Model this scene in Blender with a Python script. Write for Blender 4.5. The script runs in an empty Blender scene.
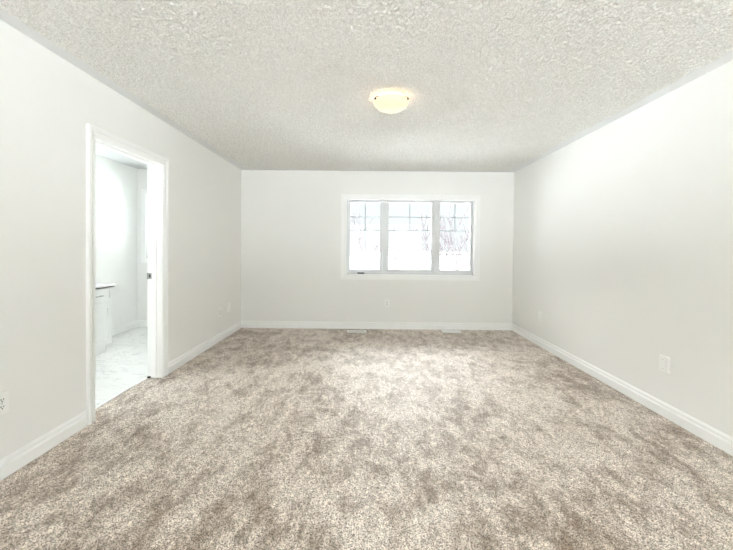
import bpy, bmesh, math, random
import numpy as np
from mathutils import Vector, Matrix

scene = bpy.context.scene
COL = scene.collection

# ---------------------------------------------------------------- camera
FPX, PITCH, YAW, ROLL, SHY, CAM_Z = 335.0, -0.0104226, -0.0007747, 0.0091509, 23.57, 1.2628
cam_data = bpy.data.cameras.new('camera')
cam = bpy.data.objects.new('camera', cam_data)
COL.objects.link(cam)
_f = Vector((math.sin(YAW) * math.cos(PITCH), math.cos(YAW) * math.cos(PITCH), math.sin(PITCH)))
_r = Vector((math.cos(YAW), -math.sin(YAW), 0))
_u = _r.cross(_f)
_r2 = _r * math.cos(ROLL) + _u * math.sin(ROLL)
_u2 = -_r * math.sin(ROLL) + _u * math.cos(ROLL)
M = Matrix((_r2, _u2, -_f)).transposed().to_4x4()
M.translation = Vector((0, 0, CAM_Z))
cam.matrix_world = M
cam_data.sensor_fit = 'HORIZONTAL'
cam_data.sensor_width = 36
cam_data.lens = FPX / 733 * 36
cam_data.shift_y = -SHY / 733
cam_data.clip_start = 0.02
cam_data.clip_end = 3000
scene.camera = cam

# ---------------------------------------------------------------- sky, sun, exposure
SKY = 22.0
SKY_CURVE = [(0.0, 0.034), (0.16, 0.036), (0.36, 0.12), (0.6, 0.35), (0.85, 0.75), (1.0, 1.0)]
SKY_REAR_FILL = 4.0          # extra sky glow added behind the camera to fill the back wall
world = bpy.data.worlds.new('overcast_sky')
scene.world = world
world.use_nodes = True
wn = world.node_tree.nodes
wl = world.node_tree.links
bg = wn['Background']
tc = wn.new('ShaderNodeTexCoord')
sep = wn.new('ShaderNodeSeparateXYZ')
# overcast: dull along the horizon, much brighter overhead
elev = wn.new('ShaderNodeFloatCurve')
cv = elev.mapping.curves[0]
elev.mapping.use_clip = False
pts = SKY_CURVE
cv.points[0].location = pts[0]
cv.points[1].location = pts[-1]
for p_ in pts[1:-1]:
    cv.points.new(*p_)
for p_ in cv.points:
    p_.handle_type = 'VECTOR'
elev.mapping.update()
mul = wn.new('ShaderNodeMath')
mul.operation = 'MULTIPLY'
mul.inputs[1].default_value = SKY
wl.new(tc.outputs['Generated'], sep.inputs[0])
wl.new(sep.outputs['Z'], elev.inputs['Value'])
wl.new(elev.outputs[0], mul.inputs[0])
side = wn.new('ShaderNodeMapRange')
side.interpolation_type = 'SMOOTHSTEP'
side.inputs['From Min'].default_value = -0.1
side.inputs['From Max'].default_value = -0.9
side.inputs['To Min'].default_value = 0.0
side.inputs['To Max'].default_value = SKY_REAR_FILL
wl.new(sep.outputs['Y'], side.inputs['Value'])
add = wn.new('ShaderNodeMath')
add.operation = 'ADD'
wl.new(mul.outputs[0], add.inputs[0])
wl.new(side.outputs['Result'], add.inputs[1])
wl.new(add.outputs[0], bg.inputs['Strength'])
bg.inputs['Color'].default_value = (0.94, 0.98, 1.0, 1)

# the sun, a broad soft glow through thin cloud on the window side
sun_data = bpy.data.lights.new('veiled_sun', 'SUN')
sun_data.energy = 7.5
sun_data.angle = math.radians(75)
sun_data.color = (1.0, 0.985, 0.97)
sun = bpy.data.objects.new('veiled_sun', sun_data)
COL.objects.link(sun)
sun.rotation_euler = Vector((0.06, -1.0, -1.0)).to_track_quat('-Z', 'Y').to_euler()

vs = scene.view_settings
vs.view_transform = 'Standard'
vs.look = 'None'
vs.exposure = 0.50
vs.gamma = 1.0
vs.use_curve_mapping = False
cy = scene.cycles
cy.max_bounces = 14
cy.diffuse_bounces = 10
cy.glossy_bounces = 4
cy.transparent_max_bounces = 12
cy.sample_clamp_indirect = 0
cy.use_denoising = True

# ---------------------------------------------------------------- helpers
def new_mat(name, col=(0.8, 0.8, 0.8), rough=0.5, metal=0.0, spec=0.5):
    m = bpy.data.materials.new(name)
    m.use_nodes = True
    b = m.node_tree.nodes['Principled BSDF']
    b.inputs['Base Color'].default_value = (*col, 1)
    b.inputs['Roughness'].default_value = rough
    b.inputs['Metallic'].default_value = metal
    b.inputs['Specular IOR Level'].default_value = spec
    return m

def nodes_of(m):
    return m.node_tree.nodes, m.node_tree.links, m.node_tree.nodes['Principled BSDF']

def noise(m, scale, detail=2.0, rough=0.5, vec=None, distortion=0.0):
    n, l, b = nodes_of(m)
    t = n.new('ShaderNodeTexNoise')
    t.inputs['Scale'].default_value = scale
    t.inputs['Detail'].default_value = detail
    t.inputs['Roughness'].default_value = rough
    t.inputs['Distortion'].default_value = distortion
    if vec is not None:
        l.new(vec, t.inputs['Vector'])
    return t.outputs['Fac']

def objcoord(m, scale=(1, 1, 1), rot=(0, 0, 0), loc=(0, 0, 0)):
    n, l, b = nodes_of(m)
    t = n.new('ShaderNodeTexCoord')
    mp = n.new('ShaderNodeMapping')
    mp.inputs['Scale'].default_value = scale
    mp.inputs['Rotation'].default_value = rot
    mp.inputs['Location'].default_value = loc
    l.new(t.outputs['Object'], mp.inputs['Vector'])
    return mp.outputs['Vector']

def colramp(m, fac, stops, interp='LINEAR'):
    n, l, b = nodes_of(m)
    r = n.new('ShaderNodeValToRGB')
    r.color_ramp.interpolation = interp
    els = r.color_ramp.elements
    while len(els) < len(stops):
        els.new(0.5)
    for e, (p, c) in zip(els, stops):
        e.position = p
        e.color = (*c, 1) if len(c) == 3 else c
    l.new(fac, r.inputs[0])
    return r.outputs[0]

def mathn(m, op, a, b_):
    n, l, b = nodes_of(m)
    t = n.new('ShaderNodeMath')
    t.operation = op
    for i, v in enumerate((a, b_)):
        if isinstance(v, (int, float)):
            t.inputs[i].default_value = v
        else:
            l.new(v, t.inputs[i])
    return t.outputs[0]

def mixcol(m, fac, a, b_, mode='MIX'):
    n, l, b = nodes_of(m)
    t = n.new('ShaderNodeMix')
    t.data_type = 'RGBA'
    t.blend_type = mode
    for s, v in ((t.inputs[0], fac), (t.inputs[6], a), (t.inputs[7], b_)):
        if isinstance(v, (int, float)):
            s.default_value = v
        elif isinstance(v, tuple):
            s.default_value = (*v, 1)
        else:
            l.new(v, s)
    return t.outputs[2]

def bump(m, height, strength, dist):
    n, l, b = nodes_of(m)
    t = n.new('ShaderNodeBump')
    t.inputs['Strength'].default_value = strength
    t.inputs['Distance'].default_value = dist
    l.new(height, t.inputs['Height'])
    l.new(t.outputs[0], b.inputs['Normal'])

def obj(name, bm, mat, parent=None, smooth=False, kind=None):
    me = bpy.data.meshes.new(name)
    bmesh.ops.recalc_face_normals(bm, faces=bm.faces[:])
    bm.to_mesh(me)
    bm.free()
    if smooth:
        for p in me.polygons:
            p.use_smooth = True
    for mm in (mat if isinstance(mat, (list, tuple)) else [mat]):
        me.materials.append(mm)
    o = bpy.data.objects.new(name, me)
    COL.objects.link(o)
    if parent is not None:
        o.parent = parent
    if kind:
        o['kind'] = kind
    return o

def empty(name, loc=(0, 0, 0), rotz=0.0):
    o = bpy.data.objects.new(name, None)
    o.empty_display_size = 0.1
    COL.objects.link(o)
    o.location = loc
    o.rotation_euler = (0, 0, rotz)
    return o

def tag(o, label=None, cat=None, group=None, kind=None):
    if label:
        o['label'] = label
    if cat:
        o['category'] = cat
    if group:
        o['group'] = group
    if kind:
        o['kind'] = kind
    return o

def box(bm, x0, x1, y0, y1, z0, z1, bevel=0.0, seg=2, mi=0):
    vs_ = [bm.verts.new((x, y, z)) for z in (z0, z1) for y in (y0, y1) for x in (x0, x1)]
    fs = [bm.faces.new([vs_[i] for i in f]) for f in
          ((0, 2, 3, 1), (4, 5, 7, 6), (0, 1, 5, 4), (2, 6, 7, 3), (0, 4, 6, 2), (1, 3, 7, 5))]
    for f in fs:
        f.material_index = mi
    if bevel > 0:
        es = list({e for f in fs for e in f.edges})
        r = bmesh.ops.bevel(bm, geom=es, offset=bevel, segments=seg, profile=0.5, affect='EDGES')
        for f in r['faces']:
            f.material_index = mi
    return vs_

def boxes(*args, bevel=0.0):
    bm = bmesh.new()
    for a in args:
        box(bm, *a, bevel=bevel)
    return bm

def wall_plane(axis, c0, c1, u0, u1, z0, z1, holes):
    """a slab whose thickness runs c0..c1 on `axis`; holes = (u0, u1, z0, z1); one watertight mesh"""
    us = sorted({u0, u1, *[h[0] for h in holes], *[h[1] for h in holes]})
    zs = sorted({z0, z1, *[h[2] for h in holes], *[h[3] for h in holes]})
    def solid(i, j):
        if i < 0 or j < 0 or i >= len(us) - 1 or j >= len(zs) - 1:
            return False
        um, zm = (us[i] + us[i + 1]) / 2, (zs[j] + zs[j + 1]) / 2
        return not any(h[0] < um < h[1] and h[2] < zm < h[3] for h in holes)
    bm = bmesh.new()
    cache = {}
    def v(c, u, z):
        k = (c, u, z)
        if k not in cache:
            cache[k] = bm.verts.new((c, u, z) if axis == 'x' else (u, c, z) if axis == 'y' else (u, z, c))
        return cache[k]
    for i in range(len(us) - 1):
        for j in range(len(zs) - 1):
            if not solid(i, j):
                continue
            a, b, c, d = us[i], us[i + 1], zs[j], zs[j + 1]
            for cc in (c0, c1):
                bm.faces.new([v(cc, a, c), v(cc, b, c), v(cc, b, d), v(cc, a, d)])
            for (di, dj, p, q) in ((-1, 0, (a, c), (a, d)), (1, 0, (b, c), (b, d)), (0, -1, (a, c), (b, c)), (0, 1, (a, d), (b, d))):
                if not solid(i + di, j + dj):
                    bm.faces.new([v(c0, *p), v(c0, *q), v(c1, *q), v(c1, *p)])
    return bm

def sweep(bm, path, profile, out_dirs, closed=False):
    """path: points; profile: list of (a, b); out_dirs[i] = (A, B) vectors so a point is P + a*A + b*B"""
    rings = []
    for P, (A, B) in zip(path, out_dirs):
        rings.append([bm.verts.new(Vector(P) + Vector(A) * a + Vector(B) * b) for a, b in profile])
    n = len(profile)
    pairs = list(zip(rings[:-1], rings[1:]))
    if closed:
        pairs.append((rings[-1], rings[0]))
    for r0, r1 in pairs:
        for k in range(n):
            bm.faces.new([r0[k], r0[(k + 1) % n], r1[(k + 1) % n], r1[k]])
    if not closed:
        bm.faces.new(rings[0])
        bm.faces.new(rings[-1])

def tube(bm, p0, p1, r0, r1, n=6, cap=True):
    p0, p1 = Vector(p0), Vector(p1)
    d = (p1 - p0).normalized()
    a = d.orthogonal().normalized()
    b = d.cross(a)
    r = []
    for P, rr in ((p0, r0), (p1, r1)):
        r.append([bm.verts.new(P + (a * math.cos(t) + b * math.sin(t)) * rr) for t in [2 * math.pi * k / n for k in range(n)]])
    for k in range(n):
        bm.faces.new([r[0][k], r[0][(k + 1) % n], r[1][(k + 1) % n], r[1][k]])
    if cap:
        bm.faces.new(r[0])
        bm.faces.new(r[1])

def lathe(bm, prof, n=48, axis_pt=(0, 0, 0)):
    cx, cyy, cz = axis_pt
    rings = []
    for (r, z) in prof:
        if r < 1e-6:
            rings.append([bm.verts.new((cx, cyy, cz + z))])
        else:
            rings.append([bm.verts.new((cx + r * math.cos(2 * math.pi * k / n), cyy + r * math.sin(2 * math.pi * k / n), cz + z)) for k in range(n)])
    for a, b in zip(rings[:-1], rings[1:]):
        for k in range(n):
            k2 = (k + 1) % n
            if len(a) == 1 and len(b) == 1:
                continue
            if len(a) == 1:
                bm.faces.new([a[0], b[k], b[k2]])
            elif len(b) == 1:
                bm.faces.new([a[k], b[0], a[k2]])
            else:
                bm.faces.new([a[k], b[k], b[k2], a[k2]])

# ---------------------------------------------------------------- dimensions (metres; camera stands over 0,0)
H = 2.46
XL, XR = -1.960, 2.2816
YB, YF = 5.223, -2.3          # window wall, wall behind the camera
XLo = -2.09                   # bathroom face of the partition
XB = -3.58                    # far side wall of the bathroom
YBF = 1.5                     # near wall of the bathroom
WT = 0.20

# ---------------------------------------------------------------- materials
WALLC = (0.838, 0.833, 0.813)
m_wall = new_mat('wall_paint', WALLC, 0.75, spec=0.25)
bump(m_wall, noise(m_wall, 180, 3), 0.06, 0.002)
m_bath = new_mat('bathroom_paint', (0.86, 0.86, 0.84), 0.7, spec=0.25)
m_trim = new_mat('trim_paint', (0.89, 0.89, 0.88), 0.38, spec=0.4)
m_flatceil = new_mat('smooth_ceiling_paint', (0.74, 0.75, 0.75), 0.85, spec=0.2)
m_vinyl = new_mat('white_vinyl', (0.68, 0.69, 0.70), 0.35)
m_grille = new_mat('grille_bar', (0.30, 0.315, 0.33), 0.4)
m_plate = new_mat('white_plastic', (0.88, 0.88, 0.86), 0.3)
m_black = new_mat('slot_black', (0.015, 0.014, 0.013), 0.6)
m_bronze = new_mat('dark_bronze', (0.045, 0.035, 0.028), 0.4, 0.6)
m_steel = new_mat('brushed_steel', (0.42, 0.41, 0.40), 0.35, 1.0)
m_screw = new_mat('screw_head', (0.5, 0.5, 0.48), 0.4, 0.6)
m_crank = new_mat('crank_dark', (0.10, 0.10, 0.10), 0.45)

# popcorn ceiling
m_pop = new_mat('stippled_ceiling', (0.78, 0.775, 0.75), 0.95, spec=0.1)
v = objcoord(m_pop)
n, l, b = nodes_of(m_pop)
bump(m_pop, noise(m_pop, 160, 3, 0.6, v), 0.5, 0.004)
l.new(colramp(m_pop, noise(m_pop, 125, 1, 0.5, v), [(0.40, (0.71, 0.70, 0.675)), (0.58, (0.86, 0.852, 0.83))]), b.inputs['Base Color'])  # light and dark speckle painted in for the shading of the bumps

# cut-pile carpet
m_car = new_mat('cut_pile_carpet', (0.4, 0.37, 0.33), 0.5, spec=0.6)
n, l, b = nodes_of(m_car)
v = objcoord(m_car)
vbrush = objcoord(m_car, (1.2, 0.7, 1), (0, 0, 0.35))
nap1 = noise(m_car, 6.5, 10, 0.80, vbrush, 0.25)      # brushed patches of the pile
nap2 = noise(m_car, 1.1, 3, 0.55, v, 0.2)
nap = mathn(m_car, 'ADD', mathn(m_car, 'MULTIPLY', nap1, 0.72), mathn(m_car, 'MULTIPLY', nap2, 0.28))
base = colramp(m_car, nap, [(0.41, (0.31, 0.238, 0.178)), (0.47, (0.51, 0.432, 0.362)), (0.535, (0.75, 0.67, 0.595))])
fl1 = noise(m_car, 190, 1, 0.5, v)
fl2 = noise(m_car, 48, 2, 0.6, v)
fleck = colramp(m_car, fl1, [(0.42, (0.36, 0.33, 0.30)), (0.49, (0.95, 0.95, 0.95)), (0.57, (1.28, 1.28, 1.28))])
fleck2 = colramp(m_car, fl2, [(0.38, (0.80, 0.78, 0.76)), (0.5, (1.0, 1.0, 1.0)), (0.6, (1.14, 1.14, 1.14))])
colc = mixcol(m_car, 1.0, mixcol(m_car, 1.0, base, fleck, 'MULTIPLY'), fleck2, 'MULTIPLY')
l.new(colc, b.inputs['Base Color'])
b.inputs['Sheen Weight'].default_value = 0.3
b.inputs['Sheen Roughness'].default_value = 0.4

# white marble-look tile
m_tile = new_mat('marble_tile', (0.85, 0.85, 0.84), 0.18)
n, l, b = nodes_of(m_tile)
v = objcoord(m_tile)
nv = noise(m_tile, 0.9, 5, 0.6, objcoord(m_tile, (1.0, 2.2, 1), (0, 0, 0.35)), 1.6)
vein = mathn(m_tile, 'ABSOLUTE', mathn(m_tile, 'SUBTRACT', nv, 0.5), 0)
veinc = colramp(m_tile, vein, [(0.0, (0.70, 0.70, 0.70)), (0.010, (0.84, 0.84, 0.83)), (0.03, (0.88, 0.88, 0.87))])
br = n.new('ShaderNodeTexBrick')
br.inputs['Scale'].default_value = 1.0
br.inputs['Brick Width'].default_value = 0.61
br.inputs['Row Height'].default_value = 0.305
br.inputs['Mortar Size'].default_value = 0.002
br.inputs['Color1'].default_value = (1, 1, 1, 1)
br.inputs['Color2'].default_value = (1, 1, 1, 1)
br.inputs['Mortar'].default_value = (0.82, 0.82, 0.81, 1)
l.new(v, br.inputs['Vector'])
l.new(mixcol(m_tile, 1.0, veinc, br.outputs['Color'], 'MULTIPLY'), b.inputs['Base Color'])

# window glass (thin pane: clear with a surface reflection)
m_glass = bpy.data.materials.new('window_glass')
m_glass.use_nodes = True
n, l = m_glass.node_tree.nodes, m_glass.node_tree.links
n.remove(n['Principled BSDF'])
out = n['Material Output']
tr = n.new('ShaderNodeBsdfTransparent')
tr.inputs['Color'].default_value = (0.97, 0.985, 0.98, 1)
gl = n.new('ShaderNodeBsdfGlossy')
gl.inputs['Roughness'].default_value = 0.0
fr = n.new('ShaderNodeFresnel')
fr.inputs['IOR'].default_value = 1.35
mx = n.new('ShaderNodeMixShader')
l.new(fr.outputs[0], mx.inputs[0])
l.new(tr.outputs[0], mx.inputs[1])
l.new(gl.outputs[0], mx.inputs[2])
l.new(mx.outputs[0], out.inputs['Surface'])

# lit alabaster shade
m_shade = new_mat('lit_alabaster_glass', (0.5, 0.45, 0.34), 0.55)
n, l, b = nodes_of(m_shade)
v = objcoord(m_shade)
ec = colramp(m_shade, noise(m_shade, 9, 4, 0.6, v, 0.8), [(0.35, (1.0, 0.86, 0.50)), (0.65, (1.0, 0.93, 0.68))])
l.new(ec, b.inputs['Emission Color'])
b.inputs['Emission Strength'].default_value = 0.36

# outside
m_snow = new_mat('snow_field', (0.86, 0.88, 0.9), 0.9, spec=0.1)
n, l, b = nodes_of(m_snow)
v = objcoord(m_snow)
weeds = noise(m_snow, 0.8, 6, 0.75, v, 0.5)
sepy = n.new('ShaderNodeSeparateXYZ')
l.new(v, sepy.inputs[0])
far = n.new('ShaderNodeMapRange')
far.inputs['From Min'].default_value = 38
far.inputs['From Max'].default_value = 56
l.new(sepy.outputs['Y'], far.inputs['Value'])
field = (colramp(m_snow, weeds, [(0.44, (0.30, 0.305, 0.31)), (0.56, (0.04, 0.034, 0.036))]))
l.new(mixcol(m_snow, far.outputs['Result'], (0.9, 0.915, 0.93), field), b.inputs['Base Color'])
m_bark = new_mat('winter_bark', (0.11, 0.09, 0.09), 0.9, spec=0.1)
n, l, b = nodes_of(m_bark)
l.new(colramp(m_bark, noise(m_bark, 6, 3), [(0.3, (0.066, 0.057, 0.060)), (0.7, (0.085, 0.074, 0.078))]), b.inputs['Base Color'])
m_brush = new_mat('winter_brush', (0.17, 0.14, 0.14), 1.0, spec=0.05)
n, l, b = nodes_of(m_brush)
l.new(colramp(m_brush, noise(m_brush, 1.2, 3), [(0.3, (0.035, 0.028, 0.03)), (0.7, (0.06, 0.048, 0.048))]), b.inputs['Base Color'])

# ---------------------------------------------------------------- room shell
# window opening in the far wall
WX0, WX1, WZ0, WZ1 = -0.335, 1.690, 0.836, 2.030
DY0, DY1, DZ = 2.395, 3.220, 2.055      # rough doorway in the left partition
def grid_mesh(name, xs, ys, z, mat, kind):
    nx_, ny_ = len(xs), len(ys)
    co = np.empty((ny_, nx_, 3), dtype=np.float32)
    co[..., 0], co[..., 1], co[..., 2] = xs[None, :], ys[:, None], z
    idx = np.arange(nx_ * ny_, dtype=np.int32).reshape(ny_, nx_)
    q = np.stack([idx[:-1, :-1], idx[:-1, 1:], idx[1:, 1:], idx[1:, :-1]], -1).reshape(-1, 4)
    me = bpy.data.meshes.new(name)
    me.vertices.add(nx_ * ny_)
    me.vertices.foreach_set('co', co.ravel())
    me.loops.add(q.size)
    me.loops.foreach_set('vertex_index', q.ravel())
    me.polygons.add(len(q))
    me.polygons.foreach_set('loop_start', np.arange(0, q.size, 4, dtype=np.int32))
    me.polygons.foreach_set('use_smooth', np.ones(len(q), dtype=bool))
    me.update(calc_edges=True)
    me.materials.append(mat)
    o = bpy.data.objects.new(name, me)
    COL.objects.link(o)
    o['kind'] = kind
    return o
def blur(a, k):
    for _ in range(k):
        p = np.pad(a, 1, mode='edge')
        a = (p[1:-1, 1:-1] * 4 + (p[:-2, 1:-1] + p[2:, 1:-1] + p[1:-1, :-2] + p[1:-1, 2:]) * 2) / 12
    return a
rng = np.random.default_rng(5)
# the pile itself: uneven tuft tips about 7 mm apart
xs = np.arange(XLo, XR + 0.007, 0.007)
ys = np.concatenate([np.arange(YF, 0.9, 0.04), np.arange(0.9, YB + 0.006, 0.007)])
tuft = rng.random((len(ys), len(xs)))
tuft = -0.0065 * tuft
grid_mesh('floor', xs, ys, tuft, m_car, 'structure')
obj('bathroom_floor', boxes((XB - WT, XLo, YBF - 0.15, YB + WT, -0.15, -0.004)), m_tile, kind='structure')
BWX0, BWX1, BWZ0, BWZ1 = -3.44, -2.62, 1.07, 2.07   # bathroom window in the far wall
obj('wall_back', wall_plane('y', YB, YB + WT, XB - WT, XR + WT, 0.0, H,
                            [(WX0, WX1, WZ0, WZ1), (BWX0, BWX1, BWZ0, BWZ1)]), m_wall, kind='structure')
obj('wall_right', wall_plane('x', XR, XR + WT, YF, YB, 0.0, H, []), m_wall, kind='structure')
obj('wall_left', wall_plane('x', XLo, XL, YF, YB, 0.0, H, [(DY0, DY1, -1.0 + 1.0, DZ)]), m_wall, kind='structure')
RX0, RX1, RZ0, RZ1 = -1.20, 2.20, 0.60, 2.26         # unseen window added behind the camera for fill light
obj('wall_front', wall_plane('y', YF - WT, YF, XLo, XR + WT, 0.0, H, [(RX0, RX1, RZ0, RZ1)]), m_wall, kind='structure')
SX0, SX1, SZ0, SZ1 = 1.70, 3.3, 0.95, 2.20            # unseen side window added to brighten the bathroom
obj('bathroom_wall_left', wall_plane('x', XB - WT, XB, YBF, YB, 0.0, H, [(SX0, SX1, SZ0, SZ1)]), m_bath, kind='structure')
obj('bathroom_wall_front', wall_plane('y', YBF - 0.12, YBF, XB - WT, XLo, 0.0, H, []), m_bath, kind='structure')
# ceiling: flat board, with a stippled coat that stops short of the walls
obj('ceiling', boxes((XB - WT, XR + WT, YF - WT, YB + WT, H, H + 0.15)), m_flatceil, kind='structure')
xs = np.arange(XL + 0.10, XR - 0.112, 0.005)
ys = np.concatenate([np.arange(YF + 0.1, 1.3, 0.04), np.arange(1.3, YB - 0.10, 0.005)])
st = blur(rng.random((len(ys), len(xs))), 1)
lump = np.repeat(np.repeat(rng.random((len(ys) // 3 + 1, len(xs) // 3 + 1)), 3, 0), 3, 1)[:len(ys), :len(xs)]
st = np.clip((st * 0.78 + blur(lump, 2) * 0.22 - 0.40) / 0.28, 0, 1)
edge = np.minimum(np.minimum(np.arange(len(xs)), np.arange(len(xs))[::-1])[None, :], np.minimum(np.arange(len(ys)), np.arange(len(ys))[::-1])[:, None])
st = np.where(edge == 0, H + 0.001, H - 0.002 - 0.009 * st)
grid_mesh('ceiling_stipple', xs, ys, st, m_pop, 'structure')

# baseboards: profile = (out from wall, height)
BP = [(0, 0.0), (0.016, 0.0), (0.016, 0.065), (0.005, 0.073), (0.005, 0.084), (0.0115, 0.086),
      (0.0105, 0.094), (0.002, 0.106), (0, 0.107)]
Z = (0, 0, 1)
def base_run(name, pts, dirs, mat=m_trim):
    bm = bmesh.new()
    sweep(bm, pts, BP, [(d, Z) for d in dirs])
    return obj(name, bm, mat, kind='structure')
CW = 0.070
base_run('baseboard_back', [(XL, YB, 0), (XR, YB, 0)], [(1, -1, 0), (-1, -1, 0)])
base_run('baseboard_right', [(XR, YB, 0), (XR, YF, 0)], [(-1, -1, 0), (-1, 1, 0)])
base_run('baseboard_left', [(XL, YB, 0), (XL, DY1 - 0.015 + CW, 0)], [(1, -1, 0), (1, 0, 0)])
base_run('baseboard_left.001', [(XL, DY0 + 0.015 - CW, 0), (XL, YF, 0)], [(1, 0, 0), (1, 1, 0)])
base_run('bathroom_baseboard_left', [(XB, YB, -0.004), (XB, 4.03, -0.004)], [(1, -1, 0), (1, 0, 0)])
base_run('bathroom_baseboard_back', [(XB, YB, -0.004), (XLo, YB, -0.004)], [(1, -1, 0), (-1, -1, 0)])

# ---------------------------------------------------------------- doorway (no leaf in view): jamb, stop, casing, strike plate
door = tag(empty('door_1', (XL, (DY0 + DY1) / 2, 0)), kind='structure',
           label='white cased doorway in the left wall opening to the bright bathroom', cat='doorway')
def rel(o, root):
    if o.parent is root:          # sub-parts hang on parts that already sit in world space
        o.matrix_parent_inverse = Matrix.Translation(-Vector(root.location))
    return o
JY0, JY1, JZ = DY0 + 0.018, DY1 - 0.018, DZ - 0.018
j = obj('jamb', boxes((XLo - 0.002, XL + 0.002, DY0, JY0, -0.004, DZ),
                      (XLo - 0.002, XL + 0.002, JY1, DY1, -0.004, DZ),
                      (XLo - 0.002, XL + 0.002, JY0, JY1, JZ, DZ)), m_trim, door)
rel(j, door)
s0, s1 = XLo + 0.048, XLo + 0.083
s = obj('door_stop', boxes((s0, s1, JY0, JY0 + 0.011, -0.004, JZ), (s0, s1, JY1 - 0.011, JY1, -0.004, JZ),
                           (s0, s1, JY0 + 0.011, JY1 - 0.011, JZ - 0.011, JZ)), m_trim, door)
rel(s, door)
# casing profile: a = away from the opening (0 = inner edge), b = out of the wall
CP = [(0, 0), (0, 0.009), (0.004, 0.011), (0.012, 0.011), (0.014, 0.015), (0.030, 0.016), (0.031, 0.002), (0.040, 0.002),
      (0.041, 0.017), (0.048, 0.018), (0.050, 0.0245), (0.067, 0.0245), (CW, 0.022), (CW, 0)]
def casing(name, x, outx, parent, y0, y1, z1, zb=0.0):
    bm = bmesh.new()
    B = (outx, 0, 0)
    sweep(bm, [(x, y0, zb), (x, y0, z1), (x, y1, z1), (x, y1, zb)], CP,
          [((0, -1, 0), B), ((0, -1, 1), B), ((0, 1, 1), B), ((0, 1, 0), B)])
    return rel(obj(name, bm, m_trim, parent), parent)
casing('casing', XL, 1, door, JY0 - 0.005, JY1 + 0.005, JZ + 0.005)
casing('casing', XLo, -1, door, JY0 - 0.005, JY1 + 0.005, JZ + 0.005, -0.004)
bm = bmesh.new()
box(bm, XLo - 0.012, XLo + 0.034, JY1 - 0.0025, JY1 + 0.001, 0.945, 1.005, bevel=0.001)
st = rel(obj('strike_plate', bm, m_steel, door), door)
st['label'] = 'brushed steel strike plate'
rel(obj('latch_hole', boxes((XLo + 0.010, XLo + 0.024, JY1 - 0.0032, JY1 - 0.0015, 0.960, 0.990)), m_black, st), door)
# metal transition strip between carpet and tile
bm = bmesh.new()
box(bm, XLo - 0.012, XLo + 0.006, JY0, JY1 - 0.0, -0.004, 0.003, bevel=0.002)
strip = obj('trim_1', bm, m_trim, kind='structure')
bm = bmesh.new()
box(bm, XLo + 0.004, XLo + 0.03, JY1 - 0.02, JY1 - 0.002, 0.0, 0.014, bevel=0.003)  # small black block at the jamb foot
tag(obj('dark_block', bm, m_black), 'tiny black piece on the carpet at the foot of the far door jamb', 'bumper')

# ---------------------------------------------------------------- main window (three lights, grilles in the upper part)
YW = YB + 0.075          # room-side face of the vinyl frame
win = tag(empty('window_1', ((WX0 + WX1) / 2, YB, WZ0)), kind='structure',
          label='white three-panel window with grille bars in the far wall', cat='window')
WC = [(0, 0), (0, 0.010), (0.005, 0.012), (0.030, 0.013), (0.036, 0.016), (0.058, 0.018), (0.075, 0.020), (0.075, 0)]
def wcasing(name, x0, x1, z0, z1, y, prof, parent, mat):
    bm = bmesh.new()
    B = (0, -1, 0)
    sweep(bm, [(x0, y, z0), (x0, y, z1), (x1, y, z1), (x1, y, z0)], prof,
          [((-1, 0, -1), B), ((-1, 0, 1), B), ((1, 0, 1), B), ((1, 0, -1), B)], closed=True)
    return rel(obj(name, bm, mat, parent), parent)
wcasing('window_casing', WX0 + 0.008, WX1 - 0.008, WZ0 + 0.008, WZ1 - 0.008, YB, WC, win, m_trim)
# jamb extension lining the opening
bm = boxes((WX0, WX0 + 0.012, YB - 0.001, YW + 0.06, WZ0, WZ1), (WX1 - 0.012, WX1, YB - 0.001, YW + 0.06, WZ0, WZ1),
           (WX0 + 0.012, WX1 - 0.012, YB - 0.001, YW + 0.06, WZ0, WZ0 + 0.012), (WX0 + 0.012, WX1 - 0.012, YB - 0.001, YW + 0.06, WZ1 - 0.012, WZ1))
rel(obj('window_jamb', bm, m_trim, win), win)
FX0, FX1, FZ0, FZ1 = WX0 + 0.012, WX1 - 0.012, WZ0 + 0.012, WZ1 - 0.012
def px2x(px):   # horizontal position on the window plane, from the measured layout
    return (px - 366.8) / 335.0 * (YW + 0.02)
lights = [(px2x(350.0), px2x(379.8)), (px2x(388.4), px2x(431.0)), (px2x(439.7), px2x(470.0))]
GZ0, GZ1 = 0.923, 1.985          # glass bottom and top
m1, m2 = px2x(384.2), px2x(435.6)
fr_holes = [(FX0 + 0.022, m1 - 0.026), (m1 + 0.026, m2 - 0.026), (m2 + 0.026, FX1 - 0.022)]
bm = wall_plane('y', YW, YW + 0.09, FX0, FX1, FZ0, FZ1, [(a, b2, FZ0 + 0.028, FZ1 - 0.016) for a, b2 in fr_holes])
rel(obj('window_frame', bm, m_vinyl, win), win)
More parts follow.
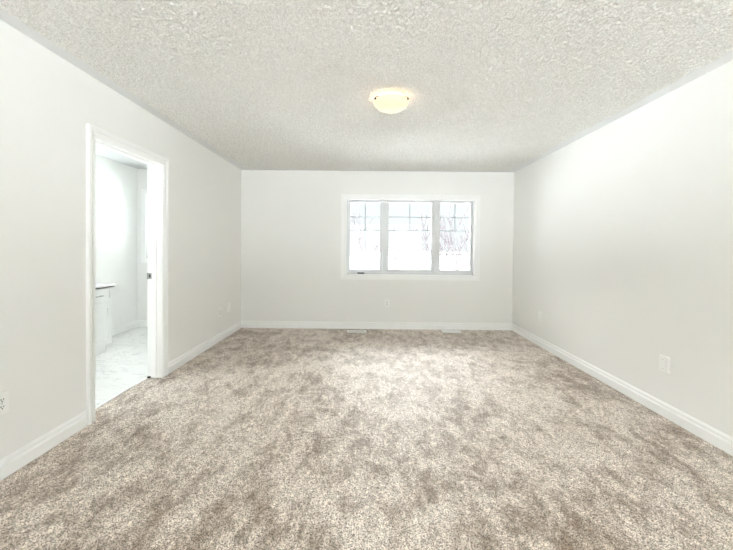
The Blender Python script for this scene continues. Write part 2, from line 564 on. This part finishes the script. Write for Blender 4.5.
for k, ((a, b2), (g0, g1)) in enumerate(zip(fr_holes, lights)):
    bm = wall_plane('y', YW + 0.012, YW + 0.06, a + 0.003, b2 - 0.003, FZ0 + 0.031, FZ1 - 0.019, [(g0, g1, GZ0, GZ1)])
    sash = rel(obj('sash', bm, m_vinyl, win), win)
    # glazing bead
    bm = bmesh.new()
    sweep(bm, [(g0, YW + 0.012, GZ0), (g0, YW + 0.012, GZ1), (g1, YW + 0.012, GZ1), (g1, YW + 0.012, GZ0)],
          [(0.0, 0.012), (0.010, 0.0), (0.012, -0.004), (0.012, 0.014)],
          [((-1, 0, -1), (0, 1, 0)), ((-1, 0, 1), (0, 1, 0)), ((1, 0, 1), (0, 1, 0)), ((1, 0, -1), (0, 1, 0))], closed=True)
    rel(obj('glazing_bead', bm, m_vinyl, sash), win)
    rel(obj('pane', boxes((g0 - 0.004, g1 + 0.004, YW + 0.034, YW + 0.038, GZ0 - 0.004, GZ1 + 0.004)), m_glass, sash), win)
    # grille: two bars across, one upright down to the second bar
    gz1, gz2 = 1.757, 1.545
    gxm = (g0 + g1) / 2
    bm = boxes((g0, g1, YW + 0.042, YW + 0.0445, gz1 - 0.009, gz1 + 0.009), (g0, g1, YW + 0.042, YW + 0.0445, gz2 - 0.009, gz2 + 0.009),
               (gxm - 0.009, gxm + 0.009, YW + 0.0418, YW + 0.0442, gz2, GZ1))
    rel(obj('grille', bm, m_grille, sash), win)
# casement crank on the left light, with its handle folded flat
cxk = px2x(361.5)
bm = bmesh.new()
box(bm, cxk - 0.055, cxk + 0.05, YW - 0.022, YW + 0.004, FZ0 + 0.004, FZ0 + 0.026, bevel=0.006)
ck = rel(obj('crank_housing', bm, m_crank, win), win)
bm = bmesh.new()
box(bm, cxk - 0.065, cxk + 0.045, YW - 0.034, YW - 0.022, FZ0 + 0.016, FZ0 + 0.030, bevel=0.004)
tube(bm, (cxk - 0.055, YW - 0.034, FZ0 + 0.023), (cxk - 0.055, YW - 0.052, FZ0 + 0.023), 0.007, 0.009, 10)
rel(obj('crank_handle', bm, m_crank, ck), win)
bm = bmesh.new()
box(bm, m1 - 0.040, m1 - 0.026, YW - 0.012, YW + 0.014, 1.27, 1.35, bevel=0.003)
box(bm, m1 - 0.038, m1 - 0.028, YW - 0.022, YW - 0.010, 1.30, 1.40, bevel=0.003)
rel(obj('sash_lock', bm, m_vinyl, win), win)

# bathroom window in view, then two unseen ones added for light
def plain_window(name, axis, c, u0, u1, z0, z1, inward, mat_c=m_trim, cw=0.07, mull=0, label=None):
    """c = room face of the wall, inward = +1/-1 direction into the room"""
    root = tag(empty(name, ((c, (u0 + u1) / 2, z0) if axis == 'x' else ((u0 + u1) / 2, c, z0))), kind='structure', label=label, cat='window')
    def bx(bm, ua, ub, ca, cb, za, zb):
        ca, cb = sorted((ca, cb))
        if axis == 'x':
            box(bm, ca, cb, ua, ub, za, zb)
        else:
            box(bm, ua, ub, ca, cb, za, zb)
    bm = bmesh.new()
    ci, co = c + inward * 0.018, c
    bx(bm, u0 - cw, u0, ci, co, z0 - cw, z1 + cw)
    bx(bm, u1, u1 + cw, ci, co, z0 - cw, z1 + cw)
    bx(bm, u0, u1, ci, co, z1, z1 + cw)
    bx(bm, u0, u1, ci, co, z0 - cw, z0)
    rel(obj('window_casing', bm, mat_c, root), root)
    d0, d1 = c - inward * 0.09, c - inward * 0.15
    t = 0.055
    bm = bmesh.new()
    bx(bm, u0, u0 + t, d0, d1, z0, z1)
    bx(bm, u1 - t, u1, d0, d1, z0, z1)
    bx(bm, u0 + t, u1 - t, d0, d1, z1 - t, z1)
    bx(bm, u0 + t, u1 - t, d0, d1, z0, z0 + t)
    for k in range(mull):
        um = u0 + (u1 - u0) * (k + 1) / (mull + 1)
        bx(bm, um - 0.04, um + 0.04, d0, d1, z0 + t, z1 - t)
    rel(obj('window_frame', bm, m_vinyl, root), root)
    bm = bmesh.new()
    bx(bm, u0 + t - 0.003, u1 - t + 0.003, c - inward * 0.118, c - inward * 0.122, z0 + t - 0.003, z1 - t + 0.003)
    rel(obj('pane', bm, m_glass, root), root)
    return root
plain_window('window_2', 'y', YB, BWX0, BWX1, BWZ0, BWZ1, -1, label='white framed bathroom window beside the corner, seen through the doorway')
plain_window('fill_window_3', 'x', XB, SX0, SX1, SZ0, SZ1, 1, mull=1)
plain_window('fill_window_4', 'y', YF, RX0, RX1, RZ0, RZ1, 1, mull=2)

# ---------------------------------------------------------------- ceiling light
LX, LY = 0.180, 2.655
lamp = tag(empty('ceiling_light', (LX, LY, H - 0.006)), 'round flush ceiling light with lit cream glass bowl and dark bronze clips', 'ceiling light')
bm = bmesh.new()
lathe(bm, [(0, 0), (0.105, 0), (0.105, -0.012), (0.098, -0.020), (0.0, -0.022)], 48)
obj('ceiling_pan', bm, m_plate, lamp, smooth=True)
bm = bmesh.new()
prof = [(0.136, -0.037), (0.139, -0.039)]
for k in range(1, 15):
    t = k / 14 * math.pi / 2
    prof.append((0.139 * math.cos(t) ** 0.9 if k < 14 else 0.0, -0.039 - 0.072 * math.sin(t) ** 1.15))
inner = [(max(r - 0.004, 0.0), z + 0.004) for r, z in reversed(prof[2:])]
lathe(bm, prof + inner + [(0.132, -0.037), (0.136, -0.037)], 64)
obj('glass_shade', bm, m_shade, lamp, smooth=True)
for k in range(3):
    a = math.radians(90 + 120 * k)
    bm = bmesh.new()
    ca, sa = math.cos(a), math.sin(a)
    tube(bm, (0.095 * ca, 0.095 * sa, -0.016), (0.142 * ca, 0.142 * sa, -0.030), 0.002, 0.002, 8)
    tube(bm, (0.1415 * ca, 0.1415 * sa, -0.029), (0.1425 * ca, 0.1425 * sa, -0.044), 0.003, 0.003, 8)
    bmesh.ops.create_uvsphere(bm, u_segments=12, v_segments=8, radius=0.008, matrix=Matrix.Translation((0.145 * ca, 0.145 * sa, -0.044)))
    c = obj('retaining_clip', bm, m_bronze, lamp, smooth=True)
    c['label'] = 'dark bronze clip holding the bowl'
bm = bmesh.new()
bmesh.ops.create_uvsphere(bm, u_segments=16, v_segments=10, radius=0.02)
bmesh.ops.translate(bm, verts=bm.verts[:], vec=(0, 0, -0.055))
m_bulb = new_mat('bulb_glass', (1, 0.9, 0.75), 0.3)
m_bulb.node_tree.nodes['Principled BSDF'].inputs['Emission Color'].default_value = (1, 0.8, 0.5, 1)
m_bulb.node_tree.nodes['Principled BSDF'].inputs['Emission Strength'].default_value = 4
obj('bulb', bm, m_bulb, lamp, smooth=True)
for k in range(2):
    ld = bpy.data.lights.new('bulb_light', 'POINT')
    ld.energy = 0.4
    ld.color = (1.0, 0.70, 0.52)
    ld.shadow_soft_size = 0.02
    lo = bpy.data.objects.new('bulb_light', ld)
    COL.objects.link(lo)
    lo.parent = lamp
    lo.location = (0.05 * (2 * k - 1), 0, -0.050)

# ---------------------------------------------------------------- wall plates: built facing +X at the origin, then turned
def plate(name, w, h, t, kind, gangs, label, cat, loc, rotz, group=None):
    root = empty(name, loc, rotz)
    tag(root, label, cat, group)
    bm = bmesh.new()
    box(bm, -0.001, t, -w / 2, w / 2, -h / 2, h / 2, bevel=min(0.003, t / 2 - 0.0005), seg=3)
    pl = obj('cover_plate', bm, m_plate, root)
    for g in range(gangs):
        y0 = (g - (gangs - 1) / 2) * 0.046
        if kind == 'duplex':
            for sz in (-1, 1):
                bm = bmesh.new()
                zc = sz * 0.0195
                # rounded receptacle face
                vs_ = []
                for (yy, zz) in ((-0.0165, -0.008), (-0.0165, 0.008), (-0.010, 0.0145), (0.010, 0.0145), (0.0165, 0.008), (0.0165, -0.008), (0.010, -0.0145), (-0.010, -0.0145)):
                    vs_.append((y0 + yy, zc + zz))
                r0 = [bm.verts.new((t - 0.001, a, c)) for a, c in vs_]
                r1 = [bm.verts.new((t + 0.002, a, c)) for a, c in vs_]
                bm.faces.new(r0)
                bm.faces.new(r1)
                for i in range(8):
                    bm.faces.new([r0[i], r0[(i + 1) % 8], r1[(i + 1) % 8], r1[i]])
                sk = obj('receptacle', bm, m_plate, root)
                bm = bmesh.new()
                x0, x1 = t + 0.0012, t + 0.0026
                box(bm, x0, x1, y0 - 0.0082, y0 - 0.0048, zc - 0.001, zc + 0.0085)
                box(bm, x0, x1, y0 + 0.0048, y0 + 0.0082, zc - 0.001, zc + 0.0070)
                tube(bm, (x0, y0, zc - 0.0075), (x1, y0, zc - 0.0075), 0.0034, 0.0034, 10)
                obj('socket_slots', bm, m_black, sk)
            screws = [0.0]
        else:
            bm = bmesh.new()
            box(bm, t - 0.001, t + 0.0035, -w * 0.29, w * 0.29, -h * 0.36, h * 0.36, bevel=0.0015)
            obj('blank_insert', bm, m_plate, root)
            screws = [-h * 0.30, h * 0.30]
        for zz in screws:
            bm = bmesh.new()
            xx = t + (0.003 if kind == 'blank' else -0.001)
            tube(bm, (xx, y0, zz), (xx + 0.0022, y0, zz), 0.0032, 0.003, 12)
            obj('screw', bm, m_screw, root)
    return root
plate('wall_outlet', 0.074, 0.120, 0.008, 'duplex', 1, 'white duplex outlet on the left wall before the doorway, at the picture edge', 'outlet',
      (XL, 1.789, 0.408), 0)
plate('wall_outlet', 0.124, 0.125, 0.008, 'duplex', 2, 'wide double outlet plate on the left wall beyond the doorway', 'outlet',
      (XL, 4.47, 0.385), 0)
plate('wall_plate', 0.080, 0.125, 0.012, 'blank', 1, 'small white blank plate on the left wall nearest the far corner', 'wall plate',
      (XL, 4.77, 0.40), 0)
plate('wall_outlet', 0.080, 0.122, 0.008, 'duplex', 1, 'white duplex outlet on the far wall below the window', 'outlet',
      (0.325, YB, 0.40), -math.pi / 2)
plate('wall_plate', 0.080, 0.120, 0.014, 'blank', 1, 'white blank plate with two screws on the right wall, the larger nearer one', 'wall plate',
      (XR, 2.545, 0.400), math.pi)
plate('wall_plate', 0.080, 0.122, 0.013, 'blank', 1, 'small white blank plate on the right wall near the far corner', 'wall plate',
      (XR, 4.37, 0.385), math.pi)

# ---------------------------------------------------------------- floor registers
def register(label, x, y, closed):
    root = tag(empty('floor_register', (x, y, 0)), label, 'floor register', 'white registers in the carpet by the window wall')
    w, d, t = 0.29, 0.14, 0.007
    bm = wall_plane('z', 0.0, t, -w / 2, w / 2, -d / 2, d / 2, [(-w / 2 + 0.022, w / 2 - 0.022, -d / 2 + 0.022, d / 2 - 0.022)])
    es = [e for e in bm.edges if all(abs(v_.co.z - t) < 1e-5 for v_ in e.verts)]
    bmesh.ops.bevel(bm, geom=es, offset=0.003, segments=2, affect='EDGES')
    obj('register_frame', bm, m_plate, root)
    bm = bmesh.new()
    nn = 13
    for k in range(nn):
        xx = -w / 2 + 0.030 + k * (w - 0.060) / (nn - 1)
        if closed:
            box(bm, xx - 0.0085, xx + 0.0085, -d / 2 + 0.020, d / 2 - 0.020, 0.0025, 0.0055)
        else:
            box(bm, xx - 0.0035, xx + 0.0035, -d / 2 + 0.020, d / 2 - 0.020, 0.001, 0.0055)
    box(bm, -w / 2 + 0.02, w / 2 - 0.02, -0.005, 0.005, 0.001, 0.006)
    obj('louvers', bm, m_plate, root)
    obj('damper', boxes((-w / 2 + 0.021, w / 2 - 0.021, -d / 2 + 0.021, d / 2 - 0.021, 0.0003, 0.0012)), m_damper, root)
    return root
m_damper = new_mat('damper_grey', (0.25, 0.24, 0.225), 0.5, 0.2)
register('white floor register with open slats in the carpet, below the left end of the window', -0.14, 5.045, False)
register('white floor register with closed slats in the carpet, below the right end of the window', 1.30, 5.085, True)

# ---------------------------------------------------------------- bathroom vanity
m_cab = new_mat('cabinet_lacquer', (0.86, 0.86, 0.85), 0.35)
m_top = new_mat('quartz_top', (0.85, 0.85, 0.85), 0.2)
n, l, b = nodes_of(m_top)
l.new(colramp(m_top, noise(m_top, 40, 4, 0.6), [(0.35, (0.76, 0.76, 0.77)), (0.6, (0.88, 0.88, 0.88))]), b.inputs['Base Color'])
m_shadow_gap = new_mat('shadow_gap_dark', (0.08, 0.08, 0.075), 0.4)  # dark colour painted in for the shadow gap under the slab
VX = -3.05
VY0, VY1 = 2.60, 3.99
van = tag(empty('vanity_cabinet', ((XB + VX) / 2, (VY0 + VY1) / 2, -0.004)), 'white shaker vanity cabinet standing in the bathroom beyond the doorway', 'cabinet')
rel(obj('cabinet_body', boxes((XB + 0.002, VX, VY0, VY1, 0.10, 0.775)), m_cab, van), van)
rel(obj('toe_kick', boxes((XB + 0.002, VX - 0.06, VY0, VY1, -0.004, 0.10)), m_cab, van), van)
def shaker(name, y0, y1, z0, z1, rail, parent):
    bm = wall_plane('x', VX + 0.008, VX + 0.020, y0, y1, z0, z1, [(y0 + rail, y1 - rail, z0 + rail, z1 - rail)])
    box(bm, VX, VX + 0.009, y0, y1, z0, z1)
    return rel(obj(name, bm, m_cab, parent), van)
nb = 3
for k in range(nb):
    w = (VY1 - VY0) / nb
    y0, y1 = VY0 + k * w + 0.003, VY0 + (k + 1) * w - 0.003
    dr = shaker('drawer', y0, y1, 0.612, 0.765, 0.035, van)
    dd = shaker('cabinet_door', y0, y1, 0.105, 0.600, 0.065, van)
    for (par, ya, za, yb, zb) in ((dr, (y0 + y1) / 2 - 0.064, 0.688, (y0 + y1) / 2 + 0.064, 0.688), (dd, y0 + 0.03, 0.44, y0 + 0.03, 0.55)):
        bm = bmesh.new()
        tube(bm, (VX + 0.045, ya, za), (VX + 0.045, yb, zb), 0.005, 0.005, 10)
        tube(bm, (VX + 0.008, ya, za), (VX + 0.045, ya, za), 0.004, 0.004, 10)
        tube(bm, (VX + 0.008, yb, zb), (VX + 0.045, yb, zb), 0.004, 0.004, 10)
        hd = rel(obj('pull_handle', bm, m_steel, par, smooth=True), van)
        hd['label'] = 'steel bar pull'
top = tag(empty('vanity_countertop', ((XB + VX) / 2, (VY0 + VY1) / 2, 0.775)), 'white stone countertop with dark shadow gap under its edge on the bathroom vanity', 'countertop')
bm = bmesh.new()
box(bm, XB + 0.002, VX + 0.045, VY0 - 0.01, VY1 + 0.03, 0.787, 0.806, bevel=0.002)
rel(obj('stone_slab', bm, m_top, top), top)
rel(obj('shadow_gap_strip', boxes((XB + 0.002, VX + 0.040, VY0 - 0.005, VY1 + 0.004, 0.775, 0.787)), m_shadow_gap, top), top)

# ---------------------------------------------------------------- outside: snow field, brush line, bare trees
GZ = -3.2
bm = bmesh.new()
nx, ny = 60, 60
grid = []
for jy in range(ny + 1):
    row = []
    for ix in range(nx + 1):
        x = -420 + 840 * ix / nx
        y = -420 + 840 * jy / ny
        z = GZ
        if y > 40:
            z += min(1.0, (y - 40) / 160) * (-0.7 + 1.1 * max(0.0, min(1.0, x / 90 + 0.2)))
        row.append(bm.verts.new((x, y, z)))
    grid.append(row)
for jy in range(ny):
    for ix in range(nx):
        bm.faces.new([grid[jy][ix], grid[jy][ix + 1], grid[jy + 1][ix + 1], grid[jy + 1][ix]])
obj('ground', bm, m_snow, kind='structure', smooth=True)

random.seed(11)
bm = bmesh.new()
for k in range(420):                      # low leafless brush along the far edge of the field
    x = -60 + 170 * random.random()
    y = 205 + 18 * random.random()
    gz = GZ - 0.7 + 1.1 * max(0.0, min(1.0, x / 90 + 0.2))
    hgt = 0.6 + 1.1 * random.random()
    for q in range(5):
        dx, dy = random.uniform(-0.7, 0.7), random.uniform(-0.7, 0.7)
        tube(bm, (x + dx * 0.3, y + dy * 0.3, gz - 0.1), (x + dx, y + dy, gz + hgt * random.uniform(0.6, 1)), 0.12, 0.05, 4, cap=False)
tag(obj('brush', bm, m_brush), 'low band of leafless brush along the far edge of the snowy field', 'brush', kind='stuff')

def bare_tree(label, x, y, height, spread, seed, thick, nstem):
    rnd = random.Random(seed)
    root = tag(empty('bare_tree', (x, y, GZ)), label, 'tree', 'bare trees beyond the window')
    def grow(p, d, ln, r, depth):
        segs = 3
        for s_ in range(segs):
            d2 = (d + Vector((rnd.uniform(-.16, .16), rnd.uniform(-.16, .16), 0.05))).normalized()
            q = p + d2 * ln / segs
            r2 = max(r * 0.85, thick * 0.32)
            tube(trunk if depth == 0 else br_, p, q, r, r2, 6, cap=(s_ == segs - 1))
            p, d, r = q, d2, r2
            if depth < 3 and s_ > 0:
                for _ in range(rnd.choice((1, 2))):
                    a = rnd.uniform(0, 2 * math.pi)
                    dd = (d + Vector((math.cos(a), math.sin(a) * 0.7, 0.25)) * rnd.uniform(0.45, 0.8) * spread).normalized()
                    grow(p, dd, ln * rnd.uniform(0.5, 0.75), r * 0.66, depth + 1)
    for k in range(nstem):
        a = 2 * math.pi * k / max(nstem, 1) + rnd.random()
        trunk, br_ = bmesh.new(), bmesh.new()
        lean = 0.0 if nstem == 1 else 0.28 * spread
        grow(Vector((0.08 * math.cos(a), 0.08 * math.sin(a), -0.05)), Vector((lean * math.cos(a), lean * math.sin(a), 1)).normalized(),
             height * rnd.uniform(0.5, 0.6), thick, 0)
        obj('stem', trunk, m_bark, root, smooth=True)
        obj('branches', br_, m_bark, root, smooth=True)
    return root
bare_tree('many-stemmed bare tree filling the right-hand pane of the window', 4.55, 17.0, 5.4, 1.0, 3, 0.055, 5)
bare_tree('thin bare tree showing faintly in the left-hand pane of the window', -0.15, 18.0, 5.1, 0.55, 8, 0.05, 2)
bare_tree('low bare shrub tree in the middle pane of the window, near its left side', 2.0, 22.6, 3.7, 0.85, 5, 0.06, 4)
bare_tree('low bare shrub tree in the middle pane of the window, near its right side', 4.05, 26.0, 3.5, 1.0, 21, 0.045, 4)
